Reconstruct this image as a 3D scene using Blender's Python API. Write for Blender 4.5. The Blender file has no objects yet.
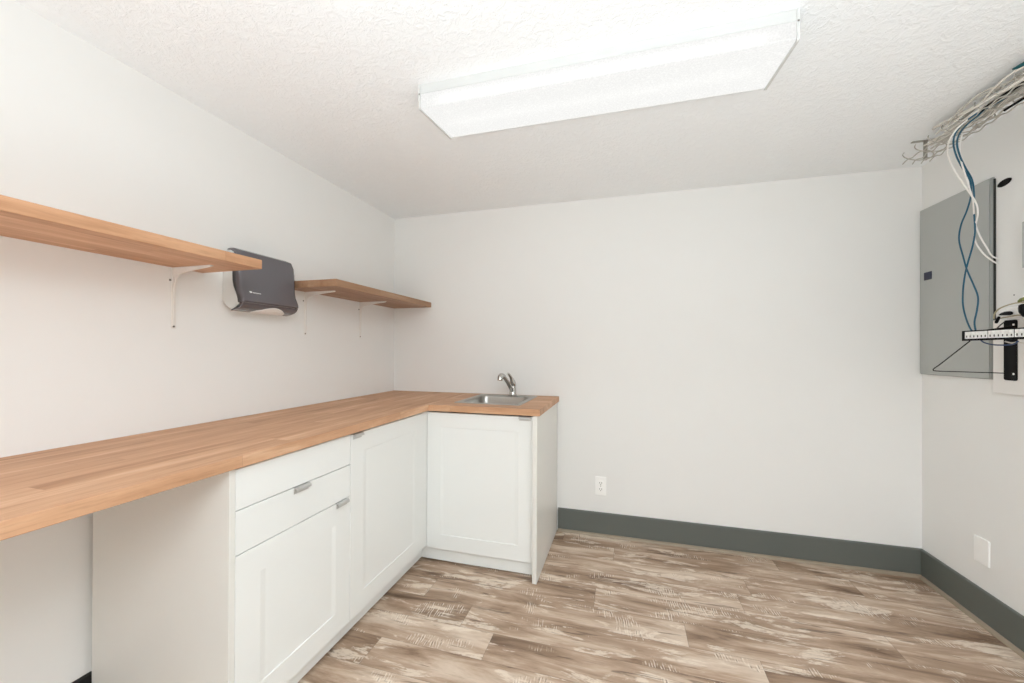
import bpy, bmesh, math, random
from mathutils import Vector, Matrix

sc = bpy.context.scene
COL = sc.collection

# ---------------------------------------------------------------- camera
CX, CY, CZ = 1.7192, -2.6888, 1.2264
F, YAW, PITCH, ROLL, SHIFT = 394.0, 0.27788, 0.003518, 0.003989, 7.65
W, H = 3.2856, 2.2452          # room width (x) and ceiling height
fwd = Vector((-math.sin(YAW) * math.cos(PITCH), math.cos(YAW) * math.cos(PITCH), math.sin(PITCH)))
rt = Vector((math.cos(YAW), math.sin(YAW), 0))
up = rt.cross(fwd)
cr, sr = math.cos(ROLL), math.sin(ROLL)
rt2, up2 = cr * rt + sr * up, -sr * rt + cr * up
cam_data = bpy.data.cameras.new('camera')
cam_data.sensor_width = 36
cam_data.lens = F / 1024 * 36
cam_data.shift_y = SHIFT / 1024
cam_data.clip_start = 0.02
cam = bpy.data.objects.new('camera', cam_data)
COL.objects.link(cam)
m = Matrix((rt2, up2, -fwd)).transposed().to_4x4()
m.translation = (CX, CY, CZ)
cam.matrix_world = m
sc.camera = cam

# ---------------------------------------------------------------- world, lights, exposure
world = bpy.data.worlds.new('world')
world.use_nodes = True
world.node_tree.nodes['Background'].inputs[0].default_value = (1, 1, 1, 1)
world.node_tree.nodes['Background'].inputs[1].default_value = 0.1
sc.world = world
LENS_STRENGTH = 0.88            # the fluorescent lens of the ceiling light in the picture


def area_light(name, loc, rot, sx, sy, power, color=(1, 1, 1)):
    l = bpy.data.lights.new(name, 'AREA')
    l.shape = 'RECTANGLE'
    l.size, l.size_y, l.energy, l.color = sx, sy, power, color
    o = bpy.data.objects.new(name, l)
    o.location, o.rotation_euler = loc, rot
    COL.objects.link(o)
    return o


# the second ceiling light of the room, behind the camera, and two added fill lights
COOL = (0.885, 0.948, 1.0)
area_light('ceiling_lamp_light', (2.3, -3.2, 2.16), (0, 0, 0), 1.25, 0.3, 35, COOL)
bounce_fill = area_light('added_bounce_fill', (1.75, -3.45, 0.75), (math.radians(180 - 22), 0, 0), 1.7, 1.2, 34, (0.84, 0.935, 1.0))  # added upward fill, brightens the ceiling; not a fixture of the room
bounce_fill.data.spread = math.radians(118)
area_light('added_rear_fill', (2.1, -4.3, 1.25), (math.radians(90), 0, 0), 1.6, 1.9, 1.5, COOL)  # added faint fill before the closed rear wall, no opening there

vs = sc.view_settings
vs.view_transform = 'Standard'
vs.look = 'None'
vs.gamma = 1
vs.use_curve_mapping = False
vs.exposure = 0.19
sc.cycles.use_denoising = True
sc.cycles.max_bounces = 14
sc.cycles.diffuse_bounces = 10


# ---------------------------------------------------------------- materials
def srgb(r, g, b):
    def f(c):
        c /= 255
        return c / 12.92 if c <= 0.04045 else ((c + 0.055) / 1.055) ** 2.4
    return (f(r), f(g), f(b), 1)


class NT:
    """small node-tree writer"""
    def __init__(self, name):
        self.m = bpy.data.materials.new(name)
        self.m.use_nodes = True
        self.t = self.m.node_tree
        self.b = self.t.nodes['Principled BSDF']

    def n(self, typ, **kw):
        nd = self.t.nodes.new(typ)
        for k, v in kw.items():
            setattr(nd, k, v)
        return nd

    def l(self, a, b):
        self.t.links.new(a, b)

    def val(self, sock, v):
        if hasattr(v, 'is_output'):
            self.l(v, sock)
        else:
            sock.default_value = v

    def math(self, op, a, b=0.0, c=0.0):
        nd = self.n('ShaderNodeMath', operation=op)
        for s, v in zip(nd.inputs, (a, b, c)):
            self.val(s, v)
        return nd.outputs[0]

    def mix(self, f, a, b, blend='MIX'):
        nd = self.n('ShaderNodeMix', data_type='RGBA', blend_type=blend)
        self.val(nd.inputs[0], f)
        self.val(nd.inputs[6], a)
        self.val(nd.inputs[7], b)
        return nd.outputs[2]

    def coords(self):
        tc = self.n('ShaderNodeTexCoord')
        s = self.n('ShaderNodeSeparateXYZ')
        self.l(tc.outputs['Object'], s.inputs[0])
        return tc.outputs['Object'], s.outputs[0], s.outputs[1], s.outputs[2]

    def vec(self, x, y, z):
        c = self.n('ShaderNodeCombineXYZ')
        for s, v in zip(c.inputs, (x, y, z)):
            self.val(s, v)
        return c.outputs[0]

    def noise(self, v, scale=1.0, detail=3.0, rough=0.55, dist=0.0):
        nd = self.n('ShaderNodeTexNoise')
        self.l(v, nd.inputs['Vector'])
        nd.inputs['Scale'].default_value = scale
        nd.inputs['Detail'].default_value = detail
        nd.inputs['Roughness'].default_value = rough
        nd.inputs['Distortion'].default_value = dist
        return nd.outputs[0]

    def white(self, v):
        nd = self.n('ShaderNodeTexWhiteNoise', noise_dimensions='3D')
        self.l(v, nd.inputs['Vector'])
        return nd.outputs['Value']

    def ramp(self, f, stops):
        nd = self.n('ShaderNodeValToRGB')
        self.val(nd.inputs[0], f)
        e = nd.color_ramp.elements
        while len(e) < len(stops):
            e.new(0.5)
        for el, (p, c) in zip(e, stops):
            el.position = p
            el.color = c
        return nd.outputs[0]

    def smooth(self, f, lo, hi):
        nd = self.n('ShaderNodeMapRange', interpolation_type='SMOOTHSTEP')
        self.val(nd.inputs[0], f)
        nd.inputs[1].default_value = lo
        nd.inputs[2].default_value = hi
        return nd.outputs[0]

    def bump(self, h, strength, dist=0.01):
        nd = self.n('ShaderNodeBump')
        nd.inputs['Strength'].default_value = strength
        nd.inputs['Distance'].default_value = dist
        self.l(h, nd.inputs['Height'])
        self.l(nd.outputs[0], self.b.inputs['Normal'])


def plain(name, rgb, rough=0.5, metal=0.0, spec=0.5, vary=0.02, scale=6.0, bump=0.0, bscale=200.0):
    t = NT(name)
    v, x, y, z = t.coords()
    n = t.noise(v, scale, 2)
    c = srgb(*rgb)
    lo = tuple(k * (1 - vary) for k in c[:3]) + (1,)
    hi = tuple(min(1, k * (1 + vary)) for k in c[:3]) + (1,)
    t.l(t.mix(n, lo, hi), t.b.inputs['Base Color'])
    t.b.inputs['Roughness'].default_value = rough
    t.b.inputs['Metallic'].default_value = metal
    t.b.inputs['Specular IOR Level'].default_value = spec
    if bump:
        t.bump(t.noise(v, bscale, 3), bump, 0.002)
    return t.m


def ceiling_mat():
    t = NT('textured_ceiling_paint')
    v, x, y, z = t.coords()
    a = t.noise(v, 34, 5, 0.65, 0.9)
    b = t.noise(v, 110, 3, 0.6)
    h = t.math('ADD', t.smooth(a, 0.42, 0.62), t.math('MULTIPLY', b, 0.5))
    t.l(t.mix(a, srgb(241, 243, 244), srgb(247, 249, 250)), t.b.inputs['Base Color'])
    t.b.inputs['Roughness'].default_value = 0.85
    t.bump(h, 0.38, 0.005)
    return t.m


def floor_mat():
    t = NT('distressed_vinyl_plank')
    v, x, y, z = t.coords()
    pw, pl = 0.152, 1.22
    ry = t.math('DIVIDE', y, pw)
    row = t.math('FLOOR', ry)
    off = t.white(t.vec(row, 3.1, 0.0))
    rx = t.math('ADD', t.math('DIVIDE', x, pl), t.math('MULTIPLY', off, 5.0))
    colm = t.math('FLOOR', rx)
    pid = t.white(t.vec(row, colm, 1.7))
    pid2 = t.white(t.vec(row, colm, 8.3))
    # long grain
    g = t.noise(t.vec(t.math('MULTIPLY', x, 1.9), t.math('MULTIPLY', y, 11.0), t.math('MULTIPLY', pid, 31.0)), 1.0, 6, 0.62, 0.5)
    gf = t.noise(t.vec(t.math('MULTIPLY', x, 9.0), t.math('MULTIPLY', y, 110.0), t.math('MULTIPLY', pid2, 17.0)), 1.0, 3, 0.6)
    tone = t.math('ADD', t.math('MULTIPLY', t.math('SUBTRACT', pid, 0.5), 0.10), g)
    base = t.ramp(tone, [(0.30, srgb(110, 82, 60)), (0.40, srgb(156, 126, 99)), (0.51, srgb(188, 158, 131)), (0.62, srgb(216, 192, 168)), (0.76, srgb(232, 213, 193))])
    base = t.mix(t.math('MULTIPLY', t.smooth(gf, 0.52, 0.72), 0.22), base, srgb(112, 86, 64))
    # worn pale scrapes along the grain, broken up
    s1 = t.noise(t.vec(t.math('MULTIPLY', x, 3.6), t.math('MULTIPLY', y, 15.0), t.math('MULTIPLY', pid2, 53.0)), 1.0, 6, 0.66, 0.6)
    s2 = t.noise(t.vec(t.math('MULTIPLY', x, 30.0), t.math('MULTIPLY', y, 60.0), pid), 1.0, 4, 0.7)
    scr = t.math('MULTIPLY', t.smooth(s1, 0.535, 0.60), t.smooth(s2, 0.30, 0.50))
    base = t.mix(t.math('MULTIPLY', scr, 0.72), base, srgb(242, 226, 206))
    # patches of saw marks across the grain
    pt = t.noise(t.vec(t.math('MULTIPLY', x, 4.2), t.math('MULTIPLY', y, 8.0), t.math('MULTIPLY', pid, 71.0)), 1.0, 2, 0.5)
    wob = t.noise(t.vec(t.math('MULTIPLY', x, 16.0), t.math('MULTIPLY', y, 8.0), 0.0), 1.0, 2)
    saw = t.math('SINE', t.math('ADD', t.math('ADD', t.math('MULTIPLY', x, 560.0), t.math('MULTIPLY', y, 70.0)), t.math('MULTIPLY', wob, 16.0)))
    brk = t.noise(t.vec(t.math('MULTIPLY', x, 70.0), t.math('MULTIPLY', y, 20.0), 4.0), 1.0, 3)
    spt = t.smooth(pt, 0.575, 0.62)
    sawm = t.math('MULTIPLY', t.math('MULTIPLY', t.smooth(saw, -0.2, 0.7), spt), t.smooth(brk, 0.42, 0.58))
    base = t.mix(t.math('MULTIPLY', sawm, 0.7), base, srgb(246, 232, 214))
    drk = t.math('MULTIPLY', t.math('MULTIPLY', t.smooth(saw, 0.2, -0.8), spt), t.smooth(brk, 0.52, 0.64))
    base = t.mix(t.math('MULTIPLY', drk, 0.55), base, srgb(92, 72, 58))
    # a few dark grain streaks and knots
    dk = t.noise(t.vec(t.math('MULTIPLY', x, 3.0), t.math('MULTIPLY', y, 30.0), t.math('MULTIPLY', pid2, 91.0)), 1.0, 4, 0.6, 0.8)
    base = t.mix(t.math('MULTIPLY', t.smooth(dk, 0.60, 0.68), 0.6), base, srgb(92, 68, 52))
    # seams
    fy = t.math('FRACT', ry)
    fx = t.math('FRACT', rx)
    sy = t.math('LESS_THAN', t.math('MINIMUM', fy, t.math('SUBTRACT', 1.0, fy)), 0.007)
    sx = t.math('LESS_THAN', t.math('MINIMUM', fx, t.math('SUBTRACT', 1.0, fx)), 0.0009)
    seam = t.math('MAXIMUM', sy, sx)
    base = t.mix(t.math('MULTIPLY', seam, 0.45), base, srgb(84, 66, 52))
    hs = t.n('ShaderNodeHueSaturation')
    hs.inputs['Saturation'].default_value = 0.88
    hs.inputs['Value'].default_value = 0.90
    t.l(base, hs.inputs['Color'])
    base = hs.outputs[0]
    t.l(base, t.b.inputs['Base Color'])
    t.b.inputs['Roughness'].default_value = 0.42
    t.b.inputs['Specular IOR Level'].default_value = 0.35
    t.bump(t.math('SUBTRACT', gf, seam), 0.12, 0.002)
    return t.m


def block_mat(name, along, dark=1.0, sw=0.062, sl=0.85, seed=0.0):
    """butcher block: staves along the given axis ('x' or 'y')"""
    t = NT(name)
    v, x, y, z = t.coords()
    a, c = (x, y) if along == 'x' else (y, x)
    cr_ = t.math('ADD', t.math('DIVIDE', c, sw), 0.31)
    row = t.math('FLOOR', cr_)
    off = t.white(t.vec(row, 5.1 + seed, 0.0))
    ra = t.math('ADD', t.math('DIVIDE', a, sl), t.math('MULTIPLY', off, 7.0))
    col = t.math('FLOOR', ra)
    pid = t.white(t.vec(row, col, 2.0 + seed))
    g = t.noise(t.vec(t.math('MULTIPLY', a, 3.0), t.math('MULTIPLY', c, 26.0), t.math('ADD', t.math('MULTIPLY', z, 26.0), t.math('MULTIPLY', pid, 23.0))), 1.0, 4, 0.55, 0.25)
    gf = t.noise(t.vec(t.math('MULTIPLY', a, 16.0), t.math('MULTIPLY', c, 240.0), t.math('ADD', t.math('MULTIPLY', z, 240.0), t.math('MULTIPLY', pid, 9.0))), 1.0, 3)
    k = t.math('ADD', t.math('MULTIPLY', t.math('SUBTRACT', pid, 0.5), 0.26), g)

    def d(r, gg, b):
        return srgb(r * dark, gg * dark, b * dark)
    base = t.ramp(k, [(0.20, d(168, 124, 91)), (0.40, d(192, 148, 114)), (0.60, d(203, 160, 126)), (0.82, d(222, 186, 154))])
    base = t.mix(t.math('MULTIPLY', t.smooth(gf, 0.5, 0.75), 0.22), base, d(134, 98, 70))
    fc, fa = t.math('FRACT', cr_), t.math('FRACT', ra)
    seam = t.math('MAXIMUM', t.math('LESS_THAN', fc, 0.02), t.math('LESS_THAN', fa, 0.0018))
    base = t.mix(t.math('MULTIPLY', seam, 0.28), base, d(118, 84, 60))
    t.l(base, t.b.inputs['Base Color'])
    t.b.inputs['Roughness'].default_value = 0.5
    t.b.inputs['Specular IOR Level'].default_value = 0.3
    return t.m


def lens_mat():
    t = NT('prismatic_lens')
    v, x, y, z = t.coords()
    e = t.n('ShaderNodeEmission')
    vo = t.n('ShaderNodeTexVoronoi')
    t.l(v, vo.inputs['Vector'])
    vo.inputs['Scale'].default_value = 170
    # the two tubes behind the lens show as soft bright bands along it
    u = t.math('SUBTRACT', y, z)

    def band(c, w):
        d = t.math('DIVIDE', t.math('SUBTRACT', u, c), w)
        return t.math('POWER', 2.718, t.math('MULTIPLY', t.math('MULTIPLY', d, d), -1.0))
    ends = t.smooth(t.math('ABSOLUTE', x), 0.60, 0.50)
    tubes = t.math('MULTIPLY', t.math('ADD', band(-0.160, 0.020), t.math('MULTIPLY', band(-0.01, 0.035), 0.25)), ends)
    cell = t.math('ADD', t.math('MULTIPLY', vo.outputs[0], 0.16), 0.79)
    s = t.math('MULTIPLY', t.math('ADD', cell, t.math('MULTIPLY', tubes, 0.16)), LENS_STRENGTH)
    e.inputs[0].default_value = (1.0, 1.0, 0.98, 1)
    t.l(s, e.inputs[1])
    ad = t.n('ShaderNodeAddShader')
    t.l(e.outputs[0], ad.inputs[0])
    t.b.inputs['Base Color'].default_value = srgb(24, 24, 24)
    t.l(t.b.outputs[0], ad.inputs[1])
    t.l(ad.outputs[0], t.t.nodes['Material Output'].inputs[0])
    return t.m


def steel_mat():
    t = NT('brushed_steel')
    v, x, y, z = t.coords()
    n = t.noise(t.vec(t.math('MULTIPLY', x, 8.0), t.math('MULTIPLY', y, 300.0), t.math('MULTIPLY', z, 300.0)), 1.0, 2)
    t.l(t.mix(n, srgb(160, 157, 151), srgb(182, 180, 176)), t.b.inputs['Base Color'])
    t.b.inputs['Metallic'].default_value = 1.0
    t.b.inputs['Roughness'].default_value = 0.28
    return t.m


M = {
    'wall': plain('wall_paint', (236, 236, 234), 0.75, spec=0.3, vary=0.01, bump=0.04, bscale=150),
    'ceiling': ceiling_mat(),
    'floor': floor_mat(),
    'base_dark': plain('baseboard_dark_vinyl', (100, 104, 99), 0.55, spec=0.4, vary=0.05, scale=3),
    'base_black': plain('baseboard_black_vinyl', (30, 29, 29), 0.6, vary=0.05),
    'quarter': plain('quarter_round_tan', (156, 142, 124), 0.5, vary=0.1, scale=9),
    'cab': plain('cabinet_white_foil', (234, 236, 234), 0.38, spec=0.4, vary=0.006),
    'panel': plain('cabinet_side_foil', (226, 225, 220), 0.42, spec=0.4, vary=0.006),
    'carcass': plain('cabinet_carcass', (218, 217, 212), 0.6),
    'alu': plain('brushed_aluminium', (200, 200, 198), 0.4, metal=0.6, vary=0.03),
    'steel': steel_mat(),
    'chrome': plain('chrome', (196, 194, 190), 0.13, metal=1.0, vary=0.02),
    'drain': plain('drain_dark', (60, 60, 60), 0.4, metal=0.8),
    'block_y': block_mat('butcher_block_long', 'y'),
    'block_x': block_mat('butcher_block_short', 'x', seed=3.0),
    'shelf_a': block_mat('butcher_block_shelf', 'y', 1.03, seed=6.0),
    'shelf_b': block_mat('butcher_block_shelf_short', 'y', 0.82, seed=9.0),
    'bracket': plain('white_powder_coat', (232, 229, 224), 0.45, vary=0.01),
    'screw': plain('screw_steel', (120, 116, 110), 0.35, metal=0.8),
    'smoke': plain('smoke_grey_plastic', (98, 95, 99), 0.2, spec=0.6, vary=0.04, scale=4),
    'smoke_dark': plain('dark_smoke_plastic', (48, 46, 48), 0.3, spec=0.6),
    'dispenser_white': plain('pale_grey_plastic', (212, 212, 208), 0.35),
    'paper': plain('white_paper', (232, 230, 228), 0.9),
    'logo': plain('white_print', (238, 238, 238), 0.5),
    'light_metal': plain('white_enamel', (208, 209, 207), 0.4, vary=0.005),
    'lens': lens_mat(),
    'gap': plain('shadow_gap_dark', (40, 40, 38), 0.8),
    'grey_metal': plain('grey_enamel_steel', (178, 181, 178), 0.42, spec=0.4, vary=0.02, scale=2.5, bump=0.03, bscale=120),
    'grey_edge': plain('grey_enamel_edge', (162, 165, 162), 0.45),
    'navy': plain('navy_plastic', (24, 30, 58), 0.4),
    'plate': plain('outlet_white_plastic', (252, 252, 250), 0.3, vary=0.005),
    'slot': plain('outlet_slot', (70, 66, 62), 0.7),
    'board': plain('white_board_paint', (236, 234, 231), 0.7, vary=0.01),
    'black': plain('black_powder_coat', (6, 6, 7), 0.55, spec=0.15),
    'rubber': plain('black_rubber', (8, 8, 9), 0.6, spec=0.2),
    'wire': plain('zinc_wire', (186, 182, 174), 0.4, metal=0.15),
    'cable_grey': plain('grey_cable_jacket', (196, 192, 184), 0.55, vary=0.06, scale=20),
    'cable_pale': plain('pale_cable_jacket', (226, 222, 214), 0.55, vary=0.04, scale=20),
    'cable_white': plain('white_cable_jacket', (238, 236, 232), 0.5),
    'cable_blue': plain('blue_cable_jacket', (16, 86, 112), 0.4, vary=0.06),
    'cable_navy': plain('navy_cable_jacket', (40, 66, 110), 0.4, vary=0.06),
    'cable_teal': plain('teal_cable_jacket', (26, 104, 112), 0.4, vary=0.06),
    'cable_beige': plain('beige_cable_jacket', (176, 166, 136), 0.5),
    'green_plug': plain('olive_green_plug', (122, 132, 74), 0.5),
    'tray_metal': plain('galvanised_steel', (158, 155, 146), 0.4, metal=0.4),
}


# ---------------------------------------------------------------- mesh helpers
class MB:
    def __init__(self):
        self.bm = bmesh.new()

    def _xf(self, verts, mat):
        bmesh.ops.transform(self.bm, matrix=mat, verts=verts)

    def box(self, x0, x1, y0, y1, z0, z1, bev=0.0, seg=2):
        r = bmesh.ops.create_cube(self.bm, size=1)
        vs_ = r['verts']
        for v in vs_:
            v.co = Vector(((x0 + x1) / 2 + v.co.x * (x1 - x0), (y0 + y1) / 2 + v.co.y * (y1 - y0), (z0 + z1) / 2 + v.co.z * (z1 - z0)))
        if bev:
            es = list({e for v in vs_ for e in v.link_edges})
            bmesh.ops.bevel(self.bm, geom=es, offset=bev, segments=seg, profile=0.5, affect='EDGES')
        return self

    def prism(self, prof, axis, a0, a1, bev=0.0):
        """profile = list of 2D points; extruded along axis 'x','y','z' from a0 to a1"""
        def P(u, v, a):
            return {'x': (a, u, v), 'y': (u, a, v), 'z': (u, v, a)}[axis]
        lo = [self.bm.verts.new(P(u, v, a0)) for u, v in prof]
        hi = [self.bm.verts.new(P(u, v, a1)) for u, v in prof]
        n = len(prof)
        fs = [self.bm.faces.new(lo), self.bm.faces.new(hi)]
        for i in range(n):
            fs.append(self.bm.faces.new((lo[i], lo[(i + 1) % n], hi[(i + 1) % n], hi[i])))
        bmesh.ops.recalc_face_normals(self.bm, faces=fs)
        if bev:
            es = list({e for f in fs for e in f.edges})
            bmesh.ops.bevel(self.bm, geom=es, offset=bev, segments=2, profile=0.5, affect='EDGES')
        return self

    def tube(self, pts, r, seg=8, smooth=True, cap=True):
        """pts: control points; r: radius or list of radii (Catmull-Rom through the points)"""
        pts = [Vector(p) for p in pts]
        rr = list(r) if isinstance(r, (list, tuple)) else [r] * len(pts)
        if smooth and len(pts) > 2:
            q, qr = [], []
            ext = [pts[0] * 2 - pts[1]] + pts + [pts[-1] * 2 - pts[-2]]
            for i in range(len(pts) - 1):
                p0, p1, p2, p3 = ext[i:i + 4]
                for k in range(5):
                    t = k / 5
                    q.append(0.5 * ((2 * p1) + (-p0 + p2) * t + (2 * p0 - 5 * p1 + 4 * p2 - p3) * t * t + (-p0 + 3 * p1 - 3 * p2 + p3) * t ** 3))
                    qr.append(rr[i] * (1 - t) + rr[i + 1] * t)
            q.append(pts[-1]); qr.append(rr[-1])
            pts, rr = q, qr
        rings = []
        prev = None
        for i, p in enumerate(pts):
            d = (pts[min(i + 1, len(pts) - 1)] - pts[max(i - 1, 0)]).normalized()
            if prev is None:
                a = Vector((0, 0, 1)) if abs(d.z) < 0.9 else Vector((1, 0, 0))
                nrm = d.cross(a).normalized()
            else:
                nrm = (prev - d * prev.dot(d)).normalized()
            prev = nrm
            b = d.cross(nrm)
            rings.append([self.bm.verts.new(p + (nrm * math.cos(2 * math.pi * k / seg) + b * math.sin(2 * math.pi * k / seg)) * rr[i]) for k in range(seg)])
        for a, b in zip(rings, rings[1:]):
            for k in range(seg):
                self.bm.faces.new((a[k], a[(k + 1) % seg], b[(k + 1) % seg], b[k]))
        if cap:
            self.bm.faces.new(rings[0][::-1])
            self.bm.faces.new(rings[-1])
        return self

    def cyl(self, c, r, h, axis='z', seg=24, r2=None):
        r2 = r if r2 is None else r2
        c = Vector(c)
        d = {'x': Vector((1, 0, 0)), 'y': Vector((0, 1, 0)), 'z': Vector((0, 0, 1))}[axis]
        return self.tube([c, c + d * h], [r, r2], seg, smooth=False)

    def lathe(self, prof, c, seg=32, sx=1, sy=1):
        rings = []
        for r, z in prof:
            rings.append([self.bm.verts.new((c[0] + r * sx * math.cos(2 * math.pi * k / seg), c[1] + r * sy * math.sin(2 * math.pi * k / seg), c[2] + z)) for k in range(seg)])
        for a, b in zip(rings, rings[1:]):
            for k in range(seg):
                self.bm.faces.new((a[k], a[(k + 1) % seg], b[(k + 1) % seg], b[k]))
        self.bm.faces.new(rings[0][::-1])
        self.bm.faces.new(rings[-1])
        return self


def set_props(o, label=None, cat=None, group=None, kind=None):
    for k, v in (('label', label), ('category', cat), ('group', group), ('kind', kind)):
        if v:
            o[k] = v
    return o


WLOC = {}


def thing(name, label, cat, loc, group=None):
    o = bpy.data.objects.new(name, None)
    o.empty_display_size = 0.05
    COL.objects.link(o)
    o.location = loc
    WLOC[o] = Vector(loc)
    return set_props(o, label, cat, group)


def obj(name, mb, mat, parent=None, smooth=False, label=None, keep_origin=False):
    bm = mb.bm
    bmesh.ops.recalc_face_normals(bm, faces=bm.faces[:])
    if keep_origin:
        org = Vector((0, 0, 0))
    else:
        xs = [v.co for v in bm.verts]
        org = Vector(((min(c.x for c in xs) + max(c.x for c in xs)) / 2, (min(c.y for c in xs) + max(c.y for c in xs)) / 2, min(c.z for c in xs)))
        for v in bm.verts:
            v.co -= org
    me = bpy.data.meshes.new(name)
    bm.to_mesh(me)
    bm.free()
    me.materials.append(M[mat])
    if smooth:
        me.shade_smooth()
        try:
            me.set_sharp_from_angle(angle=math.radians(38))
        except Exception:
            pass
    o = bpy.data.objects.new(name, me)
    COL.objects.link(o)
    WLOC[o] = org
    if parent is not None:
        o.parent = parent
        o.location = org - WLOC[parent]
    else:
        o.location = org
    if label:
        o['label'] = label
    return o


def struct(name, mb, mat, **k):
    o = obj(name, mb, mat, keep_origin=True, **k)
    o['kind'] = 'structure'
    return o


# ---------------------------------------------------------------- room shell
YF = -4.5     # the wall behind the camera
T = 0.12
struct('floor', MB().box(-T, W + T, YF - T, T, -0.1, 0), 'floor')
struct('ceiling', MB().box(-T, W + T, YF - T, T, H, H + 0.1), 'ceiling')
struct('wall_left', MB().box(-T, 0, YF - T, T, 0, H), 'wall')
struct('wall_back', MB().box(0, W, 0, T, 0, H), 'wall')
struct('wall_right', MB().box(W, W + T, YF - T, T, 0, H), 'wall')
struct('wall_front', MB().box(0, W, YF - T, YF, 0, H), 'wall')


def base_profile(h, t):
    return [(0, 0), (t, 0), (t, h - 0.006), (t - 0.004, h), (0, h)]


BBH = 0.1536
struct('baseboard_back', MB().prism([(-u, v) for u, v in base_profile(BBH, 0.011)], 'x', 1.286, W), 'base_dark')
struct('baseboard_right', MB().prism([(W - u, v) for u, v in base_profile(BBH, 0.011)], 'y', YF, -0.011), 'base_dark')
struct('baseboard_left', MB().prism([(u, v) for u, v in base_profile(0.145, 0.008)], 'y', YF, -1.80), 'base_black')
qr = [(0, 0), (0.016, 0), (0.0155, 0.005), (0.013, 0.011), (0.008, 0.0145), (0.003, 0.016), (0, 0.016)]
struct('trim_1', MB().prism([(-0.011 - u, v) for u, v in qr], 'x', 1.286, W - 0.011), 'quarter')
struct('trim_2', MB().prism([(W - 0.011 - u, v) for u, v in qr], 'y', YF, -0.027), 'quarter')

# ---------------------------------------------------------------- kitchen base cabinets
CH, CT = 0.914, 0.035          # worktop height and thickness
UZ = CH - CT                   # underside of the worktop
FX = 0.622                     # front plane of the long run of doors
FT = 0.018                     # thickness of a front
HN = 0.076                     # length of a pull


def shaker(y0, y1, z0, z1, rail=0.084, rec=0.0032, axis='y', f=FX):
    """a framed door lying in the plane x=f (axis y) or y=-f (axis x), recessed flat panel"""
    mb = MB()
    g = 0.0015

    def box(a0, a1, c0, c1, d0, d1, bev=0.0):
        if axis == 'y':
            mb.box(f - d1, f - d0, a0, a1, c0, c1, bev)
        else:
            mb.box(a0, a1, -f + d0, -f + d1, c0, c1, bev)
    a0, a1, c0, c1 = y0 + g, y1 - g, z0 + g, z1 - g
    # one closed shell: front ring, bevelled step, recessed panel, outer sides, back
    bm = mb.bm

    def P(a, c, d):
        return (f - d, a, c) if axis == 'y' else (a, -f + d, c)
    s, sa = 0.002, 0.020
    rings = []
    for (ia, ic, d) in ((0, 0, FT), (0, 0, 0.0012), (0.0012, 0.0012, 0), (rail, rail, 0), (rail + sa, rail + s, rec)):
        rings.append([bm.verts.new(P(a, c, d)) for a, c in ((a0 + ia, c0 + ic), (a1 - ia, c0 + ic), (a1 - ia, c1 - ic), (a0 + ia, c1 - ic))])
    bm.faces.new(rings[0][::-1])
    for r0, r1 in zip(rings, rings[1:]):
        for k in range(4):
            bm.faces.new((r0[k], r0[(k + 1) % 4], r1[(k + 1) % 4], r1[k]))
    bm.faces.new(rings[-1])
    return mb


def flat_front(y0, y1, z0, z1):
    g = 0.0015
    return MB().box(FX - FT, FX, y0 + g, y1 - g, z0 + g, z1 - g, 0.0012, 1)


def edge_pull(y0, y1, z, parent, axis='y'):
    """an angled aluminium lip pull hooked over the top edge of a front"""
    prof = [(-0.012, 0.0012), (0.010, 0.0012), (0.0145, -0.003), (0.0160, -0.0105), (0.0140, -0.0115), (0.0120, -0.0058), (0.0090, -0.0022), (0.002, -0.0012), (0.0012, -0.0215), (0.0, -0.0215), (0.0, -0.0008), (-0.012, -0.0008)]
    if axis == 'y':
        mb = MB().prism([(FX + u + 0.0004, z + v) for u, v in prof], 'y', y0, y1)
    else:
        mb = MB().prism([(-FX - u - 0.0004, z + v) for u, v in prof], 'x', y0, y1)
    return obj('handle', mb, 'alu', parent)


def carcass_box(x0, x1, y0, y1, z0, z1, t=0.017, open_side='+x'):
    mb = MB()
    mb.box(x0, x1, y0, y1, z0, z0 + t)
    mb.box(x0, x1, y0, y1, z1 - t, z1)
    mb.box(x0, x1, y0, y0 + t, z0 + t, z1 - t)
    mb.box(x0, x1, y1 - t, y1, z0 + t, z1 - t)
    if open_side == '+x':
        mb.box(x0, x0 + t, y0 + t, y1 - t, z0 + t, z1 - t)
    return mb


# drawer cabinet
Y0, Y1, Y2 = -1.797, -1.290, -0.677
ZB = 0.093
cab = thing('base_cabinet', 'white base cabinet with two slab drawers over a framed door', 'cabinet', ((FX) / 2, (Y0 + Y1) / 2, 0))
obj('body', carcass_box(0.012, FX - FT - 0.001, Y0 + 0.0005, Y1 - 0.0005, ZB, UZ - 0.0005), 'carcass', cab)
dr = obj('drawer', flat_front(Y0, Y1, 0.749, 0.874), 'cab', cab)
dr = obj('drawer', flat_front(Y0, Y1, 0.6165, 0.749), 'cab', cab)
edge_pull(-1.584, -1.520, 0.7475, dr)
dd = obj('door', shaker(Y0, Y1, ZB, 0.6165), 'cab', cab)
edge_pull(-1.375, -1.314, 0.615, dd)
obj('toe_kick', MB().box(0.560, 0.575, Y0 + 0.0005, Y1 - 0.0005, 0.011, ZB - 0.001), 'cab', cab)
obj('end_panel', MB().box(0.036, FX + 0.001, Y0 - 0.0195, Y0 - 0.0005, 0.001, UZ - 0.0005, 0.0008, 1), 'panel', cab)

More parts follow.
